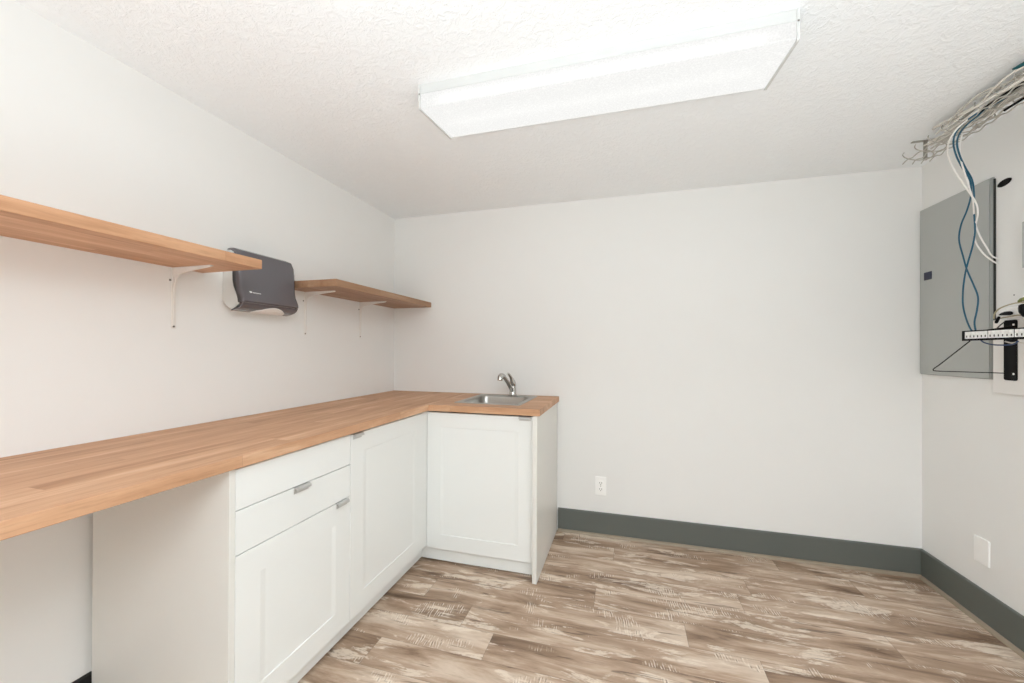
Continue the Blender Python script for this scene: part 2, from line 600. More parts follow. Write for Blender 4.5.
# corner cabinet with one wide framed door
cb = thing('base_cabinet', 'white corner base cabinet with one tall framed door, between the drawers and the sink cabinet', 'cabinet', (FX / 2, (Y1 + Y2) / 2, 0))
obj('body', carcass_box(0.012, FX - FT - 0.001, Y1 + 0.0005, -0.014, ZB, UZ - 0.0005), 'carcass', cb)
dd = obj('door', shaker(Y1, Y2, ZB, 0.872), 'cab', cb)
edge_pull(-1.276, -1.222, 0.8705, dd)
obj('filler_strip', MB().box(FX - FT - 0.0005, FX - 0.004, Y2 + 0.001, -FX + 0.0005, ZB, 0.872, 0.0008, 1), 'cab', cb)
obj('corner_post', MB().box(0.604, 0.6188, -FX + 0.0006, -0.603, ZB, 0.872), 'cab', cb)
obj('toe_kick', MB().box(0.560, 0.575, Y1 + 0.0005, -0.583, 0.011, ZB - 0.001), 'cab', cb)

# sink cabinet
SX0, SX1 = 0.6195, 1.2535
sk = thing('sink_cabinet', 'white sink cabinet with one framed door and a finished end panel, against the back wall', 'cabinet', ((SX0 + SX1) / 2, -0.3, 0))
mb = MB()
t_ = 0.017
ya, yb = -FX + FT + 0.001, -0.012
mb.box(SX0 + 0.004, SX1, ya, yb, ZB - 0.01, ZB + t_ - 0.01)
mb.box(SX0 + 0.004, SX0 + 0.004 + t_, ya, yb, ZB + t_ - 0.01, UZ - 0.0005)
mb.box(SX1 - t_, SX1, ya, yb, ZB + t_ - 0.01, UZ - 0.0005)
mb.box(SX0 + t_ + 0.004, SX1 - t_, yb - 0.01, yb, ZB + t_ - 0.01, UZ - 0.0005)
obj('body', mb, 'carcass', sk)
dd = obj('door', shaker(SX0, SX1, 0.083, 0.870, axis='x'), 'cab', sk)
edge_pull(1.172, 1.236, 0.869, dd, 'x')
obj('toe_kick', MB().box(0.5765, SX1, -0.597, -0.582, 0.009, 0.082), 'cab', sk)
obj('end_panel', MB().box(SX1 + 0.002, SX1 + 0.0265, -0.664, -0.0125, 0.001, UZ - 0.0005, 0.0008, 1), 'panel', sk)

# ---------------------------------------------------------------- worktop
CXF, CYF, CXE = 0.639, -0.6445, 1.2895
SBX0, SBX1, SBY0, SBY1 = 0.775, 1.120, -0.492, -0.135       # sink cut-out
ct = thing('countertop', 'L-shaped butcher block worktop with a sink let into its short arm', 'countertop', (0.3, -1.2, UZ))
obj('long_section', MB().box(0.002, CXF, -2.95, -0.002, UZ, CH, 0.0022, 2), 'block_y', ct)
mb = MB()
c0, c1, c2, c3 = SBX0 - 0.004, SBX1 + 0.004, SBY0 - 0.004, SBY1 + 0.004
X0, X1, YA, YB = CXF - 0.0015, CXE, CYF, -0.002
bm = mb.bm
outer = [(X0, YA), (X1, YA), (X1, YB), (X0, YB)]
inner = [(c0, c2), (c1, c2), (c1, c3), (c0, c3)]
vt = {}
for nm, ring in (('o', outer), ('i', inner)):
    for k, (a, b) in enumerate(ring):
        for zz, zn in ((UZ, 'b'), (CH, 't')):
            vt[nm, k, zn] = bm.verts.new((a, b, zz))
for k in range(4):
    j = (k + 1) % 4
    bm.faces.new((vt['o', k, 't'], vt['o', j, 't'], vt['i', j, 't'], vt['i', k, 't']))
    bm.faces.new((vt['o', k, 'b'], vt['i', k, 'b'], vt['i', j, 'b'], vt['o', j, 'b']))
    bm.faces.new((vt['o', k, 'b'], vt['o', j, 'b'], vt['o', j, 't'], vt['o', k, 't']))
    bm.faces.new((vt['i', k, 'b'], vt['i', k, 't'], vt['i', j, 't'], vt['i', j, 'b']))
obj('short_section', mb, 'block_x', ct)

# ---------------------------------------------------------------- sink
sink = thing('sink', 'small square stainless steel drop-in sink in the worktop', 'sink', ((SBX0 + SBX1) / 2, (SBY0 + SBY1) / 2, CH))
RX0, RX1, RY0, RY1 = 0.742, 1.152, -0.530, -0.045


def rrect(x0, x1, y0, y1, r, n=6):
    out = []
    for cx, cy, a in ((x1 - r, y1 - r, 0), (x0 + r, y1 - r, 90), (x0 + r, y0 + r, 180), (x1 - r, y0 + r, 270)):
        for k in range(n + 1):
            an = math.radians(a + 90 * k / n)
            out.append((cx + r * math.cos(an), cy + r * math.sin(an)))
    return out


mb = MB()
bm = mb.bm
stages = [
    (rrect(RX0, RX1, RY0, RY1, 0.018), CH + 0.0004),
    (rrect(RX0 + 0.001, RX1 - 0.001, RY0 + 0.001, RY1 - 0.001, 0.018), CH + 0.003),
    (rrect(RX0 + 0.005, RX1 - 0.005, RY0 + 0.005, RY1 - 0.005, 0.018), CH + 0.0042),
    (rrect(RX0 + 0.012, RX1 - 0.012, RY0 + 0.012, RY1 - 0.012, 0.02), CH + 0.0028),
    (rrect(SBX0 - 0.002, SBX1 + 0.002, SBY0 - 0.002, SBY1 + 0.002, 0.05), CH + 0.0028),
    (rrect(SBX0 + 0.003, SBX1 - 0.003, SBY0 + 0.003, SBY1 - 0.003, 0.05), CH - 0.001),
    (rrect(SBX0 + 0.008, SBX1 - 0.008, SBY0 + 0.008, SBY1 - 0.008, 0.05), CH - 0.02),
    (rrect(SBX0 + 0.016, SBX1 - 0.016, SBY0 + 0.016, SBY1 - 0.016, 0.05), CH - 0.135),
    (rrect(SBX0 + 0.030, SBX1 - 0.030, SBY0 + 0.030, SBY1 - 0.030, 0.05), CH - 0.152),
    (rrect(SBX0 + 0.060, SBX1 - 0.060, SBY0 + 0.060, SBY1 - 0.060, 0.04), CH - 0.157),
    (rrect(0.905, 0.99, -0.355, -0.27, 0.042), CH - 0.160),
]
rings = [[bm.verts.new((a, b, zz)) for a, b in st] for st, zz in stages]
for r0, r1 in zip(rings, rings[1:]):
    n = len(r0)
    for k in range(n):
        bm.faces.new((r0[k], r0[(k + 1) % n], r1[(k + 1) % n], r1[k]))
bm.faces.new(rings[-1])
obj('basin', mb, 'steel', sink, smooth=True)
obj('drain', MB().lathe([(0.040, 0), (0.040, 0.002), (0.034, 0.0028), (0.026, 0.001), (0.008, 0.001), (0.006, 0.006), (0.0, 0.006001)], (0.9475, -0.3125, CH - 0.1597)), 'drain', sink, smooth=True, label='dark drain')

# ---------------------------------------------------------------- faucet
FXC, FYC = 0.985, -0.092
fa = thing('faucet', 'chrome single-lever faucet with a spray head, behind the sink bowl', 'faucet', (FXC, FYC, CH + 0.003))
obj('base', MB().lathe([(0.030, 0), (0.030, 0.004), (0.026, 0.008), (0.024, 0.012), (0.023, 0.055), (0.0215, 0.068), (0.015, 0.076), (0.004, 0.079)], (FXC, FYC, CH + 0.0045)), 'chrome', fa, smooth=True)
sp = obj('spout', MB().tube([(FXC, FYC - 0.002, CH + 0.030), (FXC - 0.006, FYC - 0.034, CH + 0.064), (FXC - 0.016, FYC - 0.082, CH + 0.106), (FXC - 0.024, FYC - 0.116, CH + 0.134)], [0.017, 0.0145, 0.0125, 0.012], 16), 'chrome', fa, smooth=True)
obj('spray_head', MB().tube([(FXC - 0.0235, FYC - 0.114, CH + 0.132), (FXC - 0.029, FYC - 0.128, CH + 0.143), (FXC - 0.035, FYC - 0.146, CH + 0.147), (FXC - 0.039, FYC - 0.160, CH + 0.138), (FXC - 0.040, FYC - 0.166, CH + 0.120)], [0.0125, 0.0165, 0.0185, 0.0185, 0.0175], 16), 'chrome', sp, smooth=True)
obj('lever', MB().tube([(FXC + 0.001, FYC, CH + 0.070), (FXC + 0.002, FYC - 0.006, CH + 0.093), (FXC - 0.004, FYC - 0.022, CH + 0.124), (FXC - 0.012, FYC - 0.048, CH + 0.150), (FXC - 0.016, FYC - 0.062, CH + 0.158)], [0.021, 0.020, 0.012, 0.0085, 0.0065], 14), 'chrome', fa, smooth=True)

# ---------------------------------------------------------------- shelves with brackets
SD = 0.32
SZ0, SZ1 = 1.549, 1.5855


def bracket(y, parent):
    """a steel shelf bracket: wall leg, tapering arm and a curved gusset at the corner"""
    zt = SZ0 - 0.0003
    mb = MB()
    w = 0.0085
    mb.box(0.0005, 0.0035, y - w, y + w, zt - 0.240, zt, 0.001, 1)                 # wall leg
    mb.box(0.0035, 0.200, y - w * 0.9, y + w * 0.9, zt - 0.0028, zt, 0.0008, 1)    # flange under the shelf
    prof = [(0.0035, zt - 0.0028), (0.195, zt - 0.0028), (0.195, zt - 0.006), (0.120, zt - 0.013), (0.060, zt - 0.021), (0.030, zt - 0.029), (0.016, zt - 0.042), (0.010, zt - 0.065), (0.008, zt - 0.12), (0.007, zt - 0.225), (0.0035, zt - 0.232)]
    mb.prism(prof, 'y', y - 0.0035, y + 0.0035)
    b = obj('bracket', mb, 'bracket', parent)
    for zz in (zt - 0.232, zt - 0.050):
        yy = y if zz < zt - 0.2 else y - 0.0125
        s = MB().lathe([(0.0042, 0), (0.0042, 0.001), (0.003, 0.0022), (0.0, 0.0023)], (0, 0, 0), 12)
        bmesh.ops.transform(s.bm, matrix=Matrix.Translation((0.0035 if yy == y else 0.0005, yy, zz)) @ Matrix.Rotation(math.radians(90), 4, 'Y'), verts=s.bm.verts[:])
        obj('screw', s, 'screw', b, smooth=True)
    return b


sh = thing('wall_shelf', 'long butcher block shelf on white brackets, running out past the towel dispenser', 'shelf', (0, -2.1, SZ0))
obj('board', MB().box(0.0008, SD, -2.95, -1.4445, SZ0, SZ1, 0.0015, 1), 'shelf_a', sh)
for y in (-2.45, -1.5565):
    bracket(y, sh)
sh2 = thing('wall_shelf', 'short butcher block shelf in the room corner, on two white brackets', 'shelf', (0, -0.5, SZ0))
obj('board', MB().box(0.0008, SD, -1.022, -0.004, SZ0, SZ1, 0.0015, 1), 'shelf_b', sh2)
for y in (-0.888, -0.411):
    bracket(y, sh2)

# ---------------------------------------------------------------- paper towel dispenser
DY0, DY1 = -1.363, -1.056
dp = thing('paper_towel_dispenser', 'smoke grey paper towel dispenser on the wall between the two shelves', 'dispenser', (0, (DY0 + DY1) / 2, 1.39))
# pale backing shell with closed sides
back = [(0.0006, 1.446), (0.018, 1.424), (0.046, 1.407), (0.066, 1.404), (0.096, 1.412), (0.103, 1.44), (0.094, 1.475), (0.074, 1.515), (0.070, 1.56), (0.068, 1.62), (0.052, 1.655), (0.0006, 1.658)]
obj('backing', MB().prism(back, 'y', DY0 + 0.004, DY1 - 0.004, 0.0012), 'dispenser_white', dp, label='pale grey backing with closed sides')
# smoke cover: a shell swept along y with rounded upper corners
front = [(0.040, 1.678), (0.058, 1.677), (0.082, 1.667), (0.095, 1.640), (0.100, 1.600), (0.102, 1.560), (0.1035, 1.520), (0.109, 1.488), (0.119, 1.468), (0.125, 1.453), (0.127, 1.442), (0.121, 1.434)]
inner_p = [(0.038, 1.671), (0.054, 1.670), (0.073, 1.660), (0.082, 1.630), (0.084, 1.600), (0.082, 1.560), (0.083, 1.520), (0.092, 1.484), (0.107, 1.462), (0.112, 1.451), (0.113, 1.442), (0.112, 1.4355)]
mb = MB()
bm = mb.bm
ys = [DY0, DY0 + 0.003, DY0 + 0.009, DY0 + 0.02]
ys = ys + [DY0 + 0.06, (DY0 + DY1) / 2, DY1 - 0.06] + [DY1 - 0.02, DY1 - 0.009, DY1 - 0.003, DY1]
sink_in = [0.010, 0.004, 0.001, 0, 0, 0, 0, 0, 0.001, 0.004, 0.010]
go, gi = [], []
for yv, si in zip(ys, sink_in):
    ro, ri = [], []
    for (xo, zo), (xi, zi) in zip(front, inner_p):
        k = si
        ro.append(bm.verts.new((xo - k, yv, zo - (k * 0.9 if zo > 1.6 else 0))))
        ri.append(bm.verts.new((xi - k * 0.2, yv, zi - (k * 0.5 if zi > 1.6 else 0))))
    go.append(ro)
    gi.append(ri)
n = len(front)
for a in range(len(ys) - 1):
    for k in range(n - 1):
        bm.faces.new((go[a][k], go[a + 1][k], go[a + 1][k + 1], go[a][k + 1]))
        bm.faces.new((gi[a][k], gi[a][k + 1], gi[a + 1][k + 1], gi[a + 1][k]))
    bm.faces.new((go[a][0], gi[a][0], gi[a + 1][0], go[a + 1][0]))
    bm.faces.new((go[a][-1], go[a + 1][-1], gi[a + 1][-1], gi[a][-1]))
for e in (0, -1):
    for k in range(n - 1):
        bm.faces.new((go[e][k], go[e][k + 1], gi[e][k + 1], gi[e][k]))
cover = obj('cover', mb, 'smoke', dp, smooth=True)
# dark wavy side band between cover and backing, both sides
band = [(0.062, 1.652), (0.082, 1.632), (0.0835, 1.600), (0.082, 1.560), (0.083, 1.520), (0.092, 1.484), (0.108, 1.460), (0.113, 1.450), (0.112, 1.438), (0.104, 1.430), (0.093, 1.434), (0.091, 1.450), (0.083, 1.474), (0.068, 1.505), (0.062, 1.53), (0.061, 1.56)]
for yv in (DY0 + 0.001, DY1 - 0.0045):
    obj('side_band', MB().prism(band, 'y', yv, yv + 0.0035), 'smoke_dark', dp, label='dark wavy side band')
# underside chin with the towel slot
chin = [(0.121, 1.4335), (0.1115, 1.4345), (0.096, 1.428), (0.070, 1.410), (0.050, 1.402), (0.050, 1.398), (0.074, 1.4025), (0.100, 1.410), (0.114, 1.421)]
mb = MB()
bm = mb.bm
obj('chin', MB().prism(chin, 'y', DY0 + 0.004, DY1 - 0.004, 0.0005), 'smoke', dp, label='dark underside with the towel slot')
# towel showing in the arched slot: a curved leaf following the chin
mb = MB()
bm = mb.bm
ym = (DY0 + DY1) / 2 + 0.020
hw = 0.086
path = [(0.1165, 1.4225), (0.102, 1.4098), (0.088, 1.4055), (0.074, 1.4010), (0.060, 1.3985)]
rows = []
NN = 20
for k in range(NN + 1):
    u = -1 + 2 * k / NN
    top_t = (1 - math.sqrt(max(0, 1 - u * u))) * 0.9           # arched upper edge
    row = []
    for j in range(5):
        tt = top_t + (1 - top_t) * j / 4
        s = tt * 4
        i = min(3, int(s))
        fr = s - i
        xx = path[i][0] * (1 - fr) + path[i + 1][0] * fr
        zz = path[i][1] * (1 - fr) + path[i + 1][1] * fr
        row.append((xx, ym + u * hw, zz))
    rows.append(row)
va = [[bm.verts.new((a + 0.0008, b, c - 0.0022)) for a, b, c in r] for r in rows]
vb = [[bm.verts.new((a - 0.001, b, c + 0.001)) for a, b, c in r] for r in rows]
for a in range(NN):
    for k in range(4):
        bm.faces.new((va[a][k], va[a + 1][k], va[a + 1][k + 1], va[a][k + 1]))
        bm.faces.new((vb[a][k], vb[a][k + 1], vb[a + 1][k + 1], vb[a + 1][k]))
    bm.faces.new((va[a][0], vb[a][0], vb[a + 1][0], va[a + 1][0]))
    bm.faces.new((va[a][4], va[a + 1][4], vb[a + 1][4], vb[a][4]))
for a in (0, NN):
    for k in range(4):
        bm.faces.new((va[a][k], va[a][k + 1], vb[a][k + 1], vb[a][k]))
obj('towel', mb, 'paper', dp, label='white towel in the slot')
# small white maker's mark: an emblem and a run of small raised letter shapes
mb = MB()
zc = 1.4800
xl = 0.1128
yl = DY0 + 0.040
mb.prism([(yl, zc + 0.007), (yl + 0.012, zc + 0.006), (yl + 0.011, zc - 0.002), (yl + 0.007, zc - 0.007), (yl + 0.003, zc - 0.002)], 'x', xl - 0.003, xl + 0.0006)
for k in range(5):
    y_ = yl + 0.0165 + k * 0.0085
    mb.box(xl - 0.004, xl + 0.0006, y_, y_ + 0.0022, zc - 0.005, zc + 0.0035)
    mb.box(xl - 0.004, xl + 0.0006, y_ + 0.0022, y_ + 0.0062, zc - 0.005 + (k % 2) * 0.006, zc - 0.0025 + (k % 2) * 0.006)
    if k % 2 == 0:
        mb.box(xl - 0.004, xl + 0.0006, y_ + 0.0042, y_ + 0.0062, zc - 0.0025, zc + 0.0035)
obj('logo', mb, 'logo', cover, label='small white maker mark')

# ---------------------------------------------------------------- ceiling light
LX0, LX1 = 0.9558, 2.2170
LY0, LY1 = -1.336, -1.050
lt = thing('ceiling_light', 'long white fluorescent ceiling fixture with a prismatic wraparound lens', 'ceiling light', ((LX0 + LX1) / 2, (LY0 + LY1) / 2, H))
hous = [(LY0 + 0.001, H - 0.0005), (LY1 - 0.001, H - 0.0005), (LY1 - 0.001, 2.189), (LY1 - 0.006, 2.189), (LY1 - 0.006, 2.232), (LY0 + 0.006, 2.232), (LY0 + 0.006, 2.210), (LY0 + 0.001, 2.210)]
obj('housing', MB().prism(hous, 'x', LX0 + 0.006, LX1 - 0.006), 'light_metal', lt)
lens_o = [(LY0 + 0.0015, 2.2094), (LY0 + 0.0015, 2.162), (LY0 + 0.004, 2.1565), (LY0 + 0.010, 2.1545), (LY1 - 0.006, 2.1872)]
lens_i = [(LY1 - 0.008, 2.1915), (LY0 + 0.012, 2.159), (LY0 + 0.0065, 2.163), (LY0 + 0.0055, 2.2094)]
obj('lens', MB().prism(lens_o + lens_i, 'x', LX0 + 0.0085, LX1 - 0.0085), 'lens', lt)
cap = [(LY0 - 0.0015, H - 0.0005), (LY1 + 0.0015, H - 0.0005), (LY1 + 0.0015, 2.1845), (LY1 - 0.002, 2.1835), (LY0 + 0.008, 2.1510), (LY0 + 0.001, 2.153), (LY0 - 0.0015, 2.158)]
for xa, xb in ((LX0, LX0 + 0.008), (LX1 - 0.008, LX1)):
    e = obj('end_cap', MB().prism(cap, 'x', xa, xb, 0.0008), 'light_metal', lt)
    s = MB().lathe([(0.003, 0), (0.003, 0.0007), (0.0018, 0.0013), (0.0, 0.0014)], (0, 0, 0), 12)
    bmesh.ops.transform(s.bm, matrix=Matrix.Translation(((xa + xb) / 2, LY0 - 0.0015, 2.208)) @ Matrix.Rotation(math.radians(90), 4, 'X'), verts=s.bm.verts[:])
    obj('screw', s, 'screw', e, smooth=True)

# ---------------------------------------------------------------- outlet and blank plate
ou = thing('wall_outlet', 'white duplex outlet low on the back wall above the grey baseboard', 'outlet', (1.570, 0, 0.27))
obj('plate', MB().box(1.5345, 1.6065, -0.0075, -0.0004, 0.268, 0.390, 0.0022, 2), 'plate', ou)
for zc in (0.3085, 0.3495):
    rc = obj('receptacle', MB().prism([(u, v) for u, v in rrect(1.5535, 1.5875, zc - 0.015, zc + 0.015, 0.010, 4)], 'y', -0.0098, -0.0070, 0.0005), 'plate', ou)
    for dx in (-0.0065, 0.0065):
        obj('slot', MB().box(1.5705 + dx - 0.0014, 1.5705 + dx + 0.0014, -0.0102, -0.0095, zc - 0.003, zc + 0.006), 'slot', rc)
    obj('ground_hole', MB().cyl((1.5705, -0.0102, zc - 0.009), 0.0026, 0.0009, 'y', 12), 'slot', rc)
obj('screw', MB().cyl((1.5705, -0.0082, 0.329), 0.003, 0.0012, 'y', 12), 'screw', ou)

bp = thing('blank_wall_plate', 'blank white cover plate low on the wall below the grey breaker box', 'wall plate', (W, -0.381, 0.27))
obj('plate', MB().box(W - 0.0078, W - 0.0004, -0.4205, -0.3415, 0.268, 0.384, 0.0022, 2), 'plate', bp)
for zc in (0.290, 0.362):
    obj('screw', MB().cyl((W - 0.0084, -0.381, zc), 0.0024, 0.001, 'x', 12), 'plate', bp)

# ---------------------------------------------------------------- breaker box
bx = thing('breaker_box', 'flat grey metal breaker box cover on the wall beside the corner', 'electrical panel', (W, -0.22, 1.107))
BY0, BY1, BZ0, BZ1 = -0.4415, -0.004, 1.107, 2.000
obj('frame', MB().box(W - 0.008, W - 0.0004, BY0, BY1, BZ0, BZ1, 0.0015, 2), 'grey_edge', bx)
bd = obj('door', MB().box(W - 0.0125, W - 0.0084, BY0 + 0.012, BY1 - 0.002, BZ0 + 0.003, BZ1 - 0.003, 0.001, 2), 'grey_metal', bx)
obj('latch', MB().box(W - 0.0155, W - 0.0128, -0.0935, -0.0385, 1.612, 1.654, 0.0012, 1), 'navy', bd, label='navy blue latch')
obj('hinge_rim', MB().box(W - 0.0115, W - 0.0084, BY0 + 0.002, BY0 + 0.009, BZ0 + 0.004, BZ1 - 0.004, 0.001, 1), 'grey_edge', bx)
obj('painted_shadow_gap', MB().box(W - 0.006, W - 0.0006, BY0 - 0.0055, BY0 - 0.0005, 1.37, BZ1 - 0.01), 'gap', bx, label='dark strip standing in for the shadow gap along the edge')  # dark colour stands in for the shade in the edge gap

# ---------------------------------------------------------------- oval hole cover, mounting board, other enclosure
oc = MB()
oc.lathe([(0.033, 0), (0.033, 0.002), (0.029, 0.0045), (0.020, 0.0030), (0.0, 0.0031)], (0, 0, 0), 28, 1.0, 0.42)
bmesh.ops.transform(oc.bm, matrix=Matrix.Translation((W - 0.0004, -0.488, 1.955)) @ Matrix.Rotation(math.radians(-6), 4, 'X') @ Matrix.Rotation(math.radians(-90), 4, 'Y') @ Matrix.Rotation(math.radians(90), 4, 'Z'), verts=oc.bm.verts[:])
set_props(obj('cable_grommet', oc, 'black', smooth=True), 'small black oval cable grommet beside the top of the breaker box', 'grommet')

bo = thing('mounting_board', 'white painted board on the wall behind the patch panel bracket', 'board', (W, -0.8, 1.05))
obj('backboard', MB().box(W - 0.0155, W - 0.0004, -1.25, -0.4535, 1.052, 1.366, 0.0012, 1), 'board', bo)

en = thing('wall_cabinet', 'grey metal enclosure above the patch panel, only its edge in view', 'enclosure', (W, -0.75, 1.49))
obj('body', MB().box(W - 0.026, W - 0.0004, -0.92, -0.6065, 1.492, 1.748, 0.002, 1), 'grey_metal', en)
obj('lid', MB().box(W - 0.030, W - 0.0265, -0.922, -0.6045, 1.5665, 1.7515, 0.001, 1), 'grey_metal', en)
sh_ = MB().cyl((W - 0.001, -0.5313, 1.4668), 0.003, 0.0006, 'x', 12)
for v in sh_.bm.verts:
    v.co.x -= 0.0006
set_props(obj('wall_anchor', sh_, 'screw'), 'tiny grey screw in the wall above the network gear', 'screw')

# ---------------------------------------------------------------- patch panel on a hinged wall bracket
WB = W - 0.0155       # face of the board
PX = 3.135            # front plane of the patch panel
PY0, PY1, PZ0, PZ1 = -0.980, -0.497, 1.2760, 1.3195
pp = thing('network_patch_bay', 'black patch panel with a row of white ports, held out from the wall', 'patch panel', ((PX + WB) / 2, -0.74, 1.11))
mb = MB()
mb.box(PX, PX + 0.003, PY0, PY1, PZ0, PZ1, 0.0006, 1)
mb.box(PX + 0.003, PX + 0.022, PY0 + 0.012, PY1 - 0.016, PZ1 - 0.006, PZ1 - 0.0035)
mb.box(PX + 0.003, PX + 0.022, PY0 + 0.012, PY1 - 0.016, PZ0 + 0.0035, PZ0 + 0.006)
obj('face_plate', mb, 'black', pp)


def port_mesh(y, parent):
    mb = MB()
    w, z0, z1 = 0.0142, PZ0 + 0.0085, PZ1 - 0.0055
    x0, x1 = PX - 0.0045, PX - 0.0003
    t = 0.0022
    mb.box(x0, x1, y - w / 2, y + w / 2, z0 + 0.018, z1, 0.0004, 1)            # label field
    mb.box(x0, x1, y - w / 2, y - w / 2 + t, z0, z0 + 0.0178)
    mb.box(x0, x1, y + w / 2 - t, y + w / 2, z0, z0 + 0.0178)
    mb.box(x0, x1, y - w / 2 + t, y + w / 2 - t, z0, z0 + 0.0028)
    mb.box(x0 + 0.003, x1, y - w / 2 + t, y + w / 2 - t, z0 + 0.0029, z0 + 0.0178)
    return obj('port', mb, 'plate', parent)


def socket_mesh(y, parent):
    z0 = PZ0 + 0.0085
    return obj('socket', MB().box(PX - 0.0016 - 0.0012, PX - 0.0016, y - 0.0030, y + 0.0030, z0 + 0.005, z0 + 0.0135), 'slot', parent)


p0 = port_mesh(PY1 - 0.030, pp)
s0 = socket_mesh(PY1 - 0.030, p0)
pitch = 0.01815
for k in range(1, 24):
    gapk = 0.004 * (k // 6)
    c = p0.copy()
    c.location = p0.location + Vector((0, -(pitch * k + gapk), 0))
    COL.objects.link(c)
    c2 = s0.copy()
    COL.objects.link(c2)
    c2.parent = c
lower = MB()
for k in range(24):
    y_ = PY1 - 0.030 - (pitch * k + 0.004 * (k // 6))
    lower.box(PX - 0.006, PX - 0.0003, y_ - 0.0055, y_ + 0.0055, PZ0 + 0.0015, PZ0 + 0.0065)
obj('port_clips', lower, 'black', pp)
# upright plates on the wall, with rounded bottoms, and screws
for yc in (-0.5380, -0.945):
    prof = rrect(yc - 0.029, yc + 0.029, 1.110, 1.362, 0.008, 4)
    pl = obj('wall_plate', MB().prism(prof, 'x', WB - 0.0035, WB - 0.0003), 'black', pp)
    for zc in (1.1375, 1.342):
        s = MB().cyl((WB - 0.0050, yc - 0.016, zc), 0.0042, 0.0018, 'x', 14)
        obj('screw', s, 'plate', pl, label='pale screw head')
    # side arms holding the panel
    mb = MB()
    mb.prism([(PX + 0.0035, PZ0 + 0.003), (PX + 0.0035, PZ1 - 0.003), (WB - 0.0035, PZ1 + 0.018), (WB - 0.0035, PZ1 + 0.010), (PX + 0.030, PZ1 - 0.012), (PX + 0.030, PZ0 + 0.003)], 'y', yc - 0.0285, yc - 0.0262)
    obj('arm', mb, 'black', pp)
# bent wire stand
obj('wire_support', MB().tube([(PX + 0.006, -0.530, PZ0 - 0.001), (3.112, -0.412, 1.171), (3.104, -0.392, 1.153), (3.1025, -0.385, 1.146), (3.105, -0.382, 1.1415), (3.112, -0.385, 1.1395), (3.125, -0.393, 1.139), (WB - 0.004, -0.512, 1.139)], 0.0021, 8, smooth=False), 'black', pp, smooth=True)
obj('wire_support', MB().tube([(WB - 0.004, -0.515, 1.357), (3.215, -0.565, 1.338), (PX + 0.012, -0.640, PZ1 - 0.004)], 0.0021, 8, smooth=False), 'black', pp, smooth=True)

# ---------------------------------------------------------------- white network box and its leads
nb = thing('network_box', 'white network box above the patch panel, partly out of view', 'network device', (3.24, -0.75, 1.363))
obj('case', MB().box(3.199, WB - 0.005, -0.95, -0.580, 1.363, 1.408, 0.006, 3), 'plate', nb)
obj('port_row', MB().box(3.1975, 3.1988, -0.90, -0.67, 1.376, 1.386), 'cable_grey', nb, label='grey strip of ports')
def cable(name, pts, r, mat, label, cat='cable', group=None, seg=8):
    o = obj(name, MB().tube(pts, r, seg), mat, smooth=True)
    return set_props(o, label, cat, group)


def rot_y(v, o, a):
    return v


cable('network_cable', [(3.192, -0.570, 1.366), (3.19, -0.577, 1.386), (3.19, -0.596, 1.404), (3.19, -0.636, 1.416), (3.19, -0.689, 1.420), (3.20, -0.74, 1.413)], 0.0026, 'cable_beige', 'thin beige cable arched over the white network box')
cable('power_plug', [(3.190, -0.597, 1.379), (3.190, -0.605, 1.381), (3.190, -0.622, 1.3835), (3.190, -0.644, 1.3825), (3.190, -0.650, 1.382)], [0.0015, 0.004, 0.0072, 0.0082, 0.006], 'rubber', 'black tapered plug lying on the white network box', 'plug')
cable('power_plug', [(3.190, -0.597, 1.373), (3.190, -0.594, 1.367), (3.190, -0.586, 1.353), (3.190, -0.583, 1.347)], [0.0035, 0.0050, 0.0054, 0.004], 'rubber', 'short black plug end just above the patch panel corner', 'plug')
cable('power_adapter', [(3.180, -0.706, 1.408), (3.180, -0.710, 1.400), (3.180, -0.714, 1.384), (3.180, -0.722, 1.364)], [0.009, 0.012, 0.013, 0.008], 'rubber', 'black adapter block at the top edge of the network box', 'adapter')
cable('cable_clip', [(3.19, -0.681, 1.424), (3.19, -0.693, 1.430), (3.19, -0.705, 1.431)], [0.005, 0.007, 0.008], 'green_plug', 'olive green cable end above the network box', 'cable end')
cable('power_cable', [(3.193, -0.60, 1.366), (3.193, -0.63, 1.369), (3.193, -0.67, 1.372), (3.193, -0.70, 1.368)], 0.0022, 'cable_beige', 'pale thin cable crossing the face of the network box')
cable('patch_cable', [(PX + 0.020, -0.560, PZ0 + 0.004), (PX + 0.018, -0.585, 1.266), (3.16, -0.621, 1.257), (3.175, -0.658, 1.2565), (3.172, -0.690, 1.262), (3.170, -0.705, 1.270)], 0.0026, 'cable_navy', 'dark blue patch cable looping under the patch panel')
cable('patch_cable', [(3.168, -0.655, 1.270), (3.172, -0.675, 1.264), (3.175, -0.70, 1.266), (3.18, -0.73, 1.256), (3.185, -0.76, 1.25)], 0.0028, 'cable_pale', 'pale patch cable end under the patch panel, beside the dark blue one')

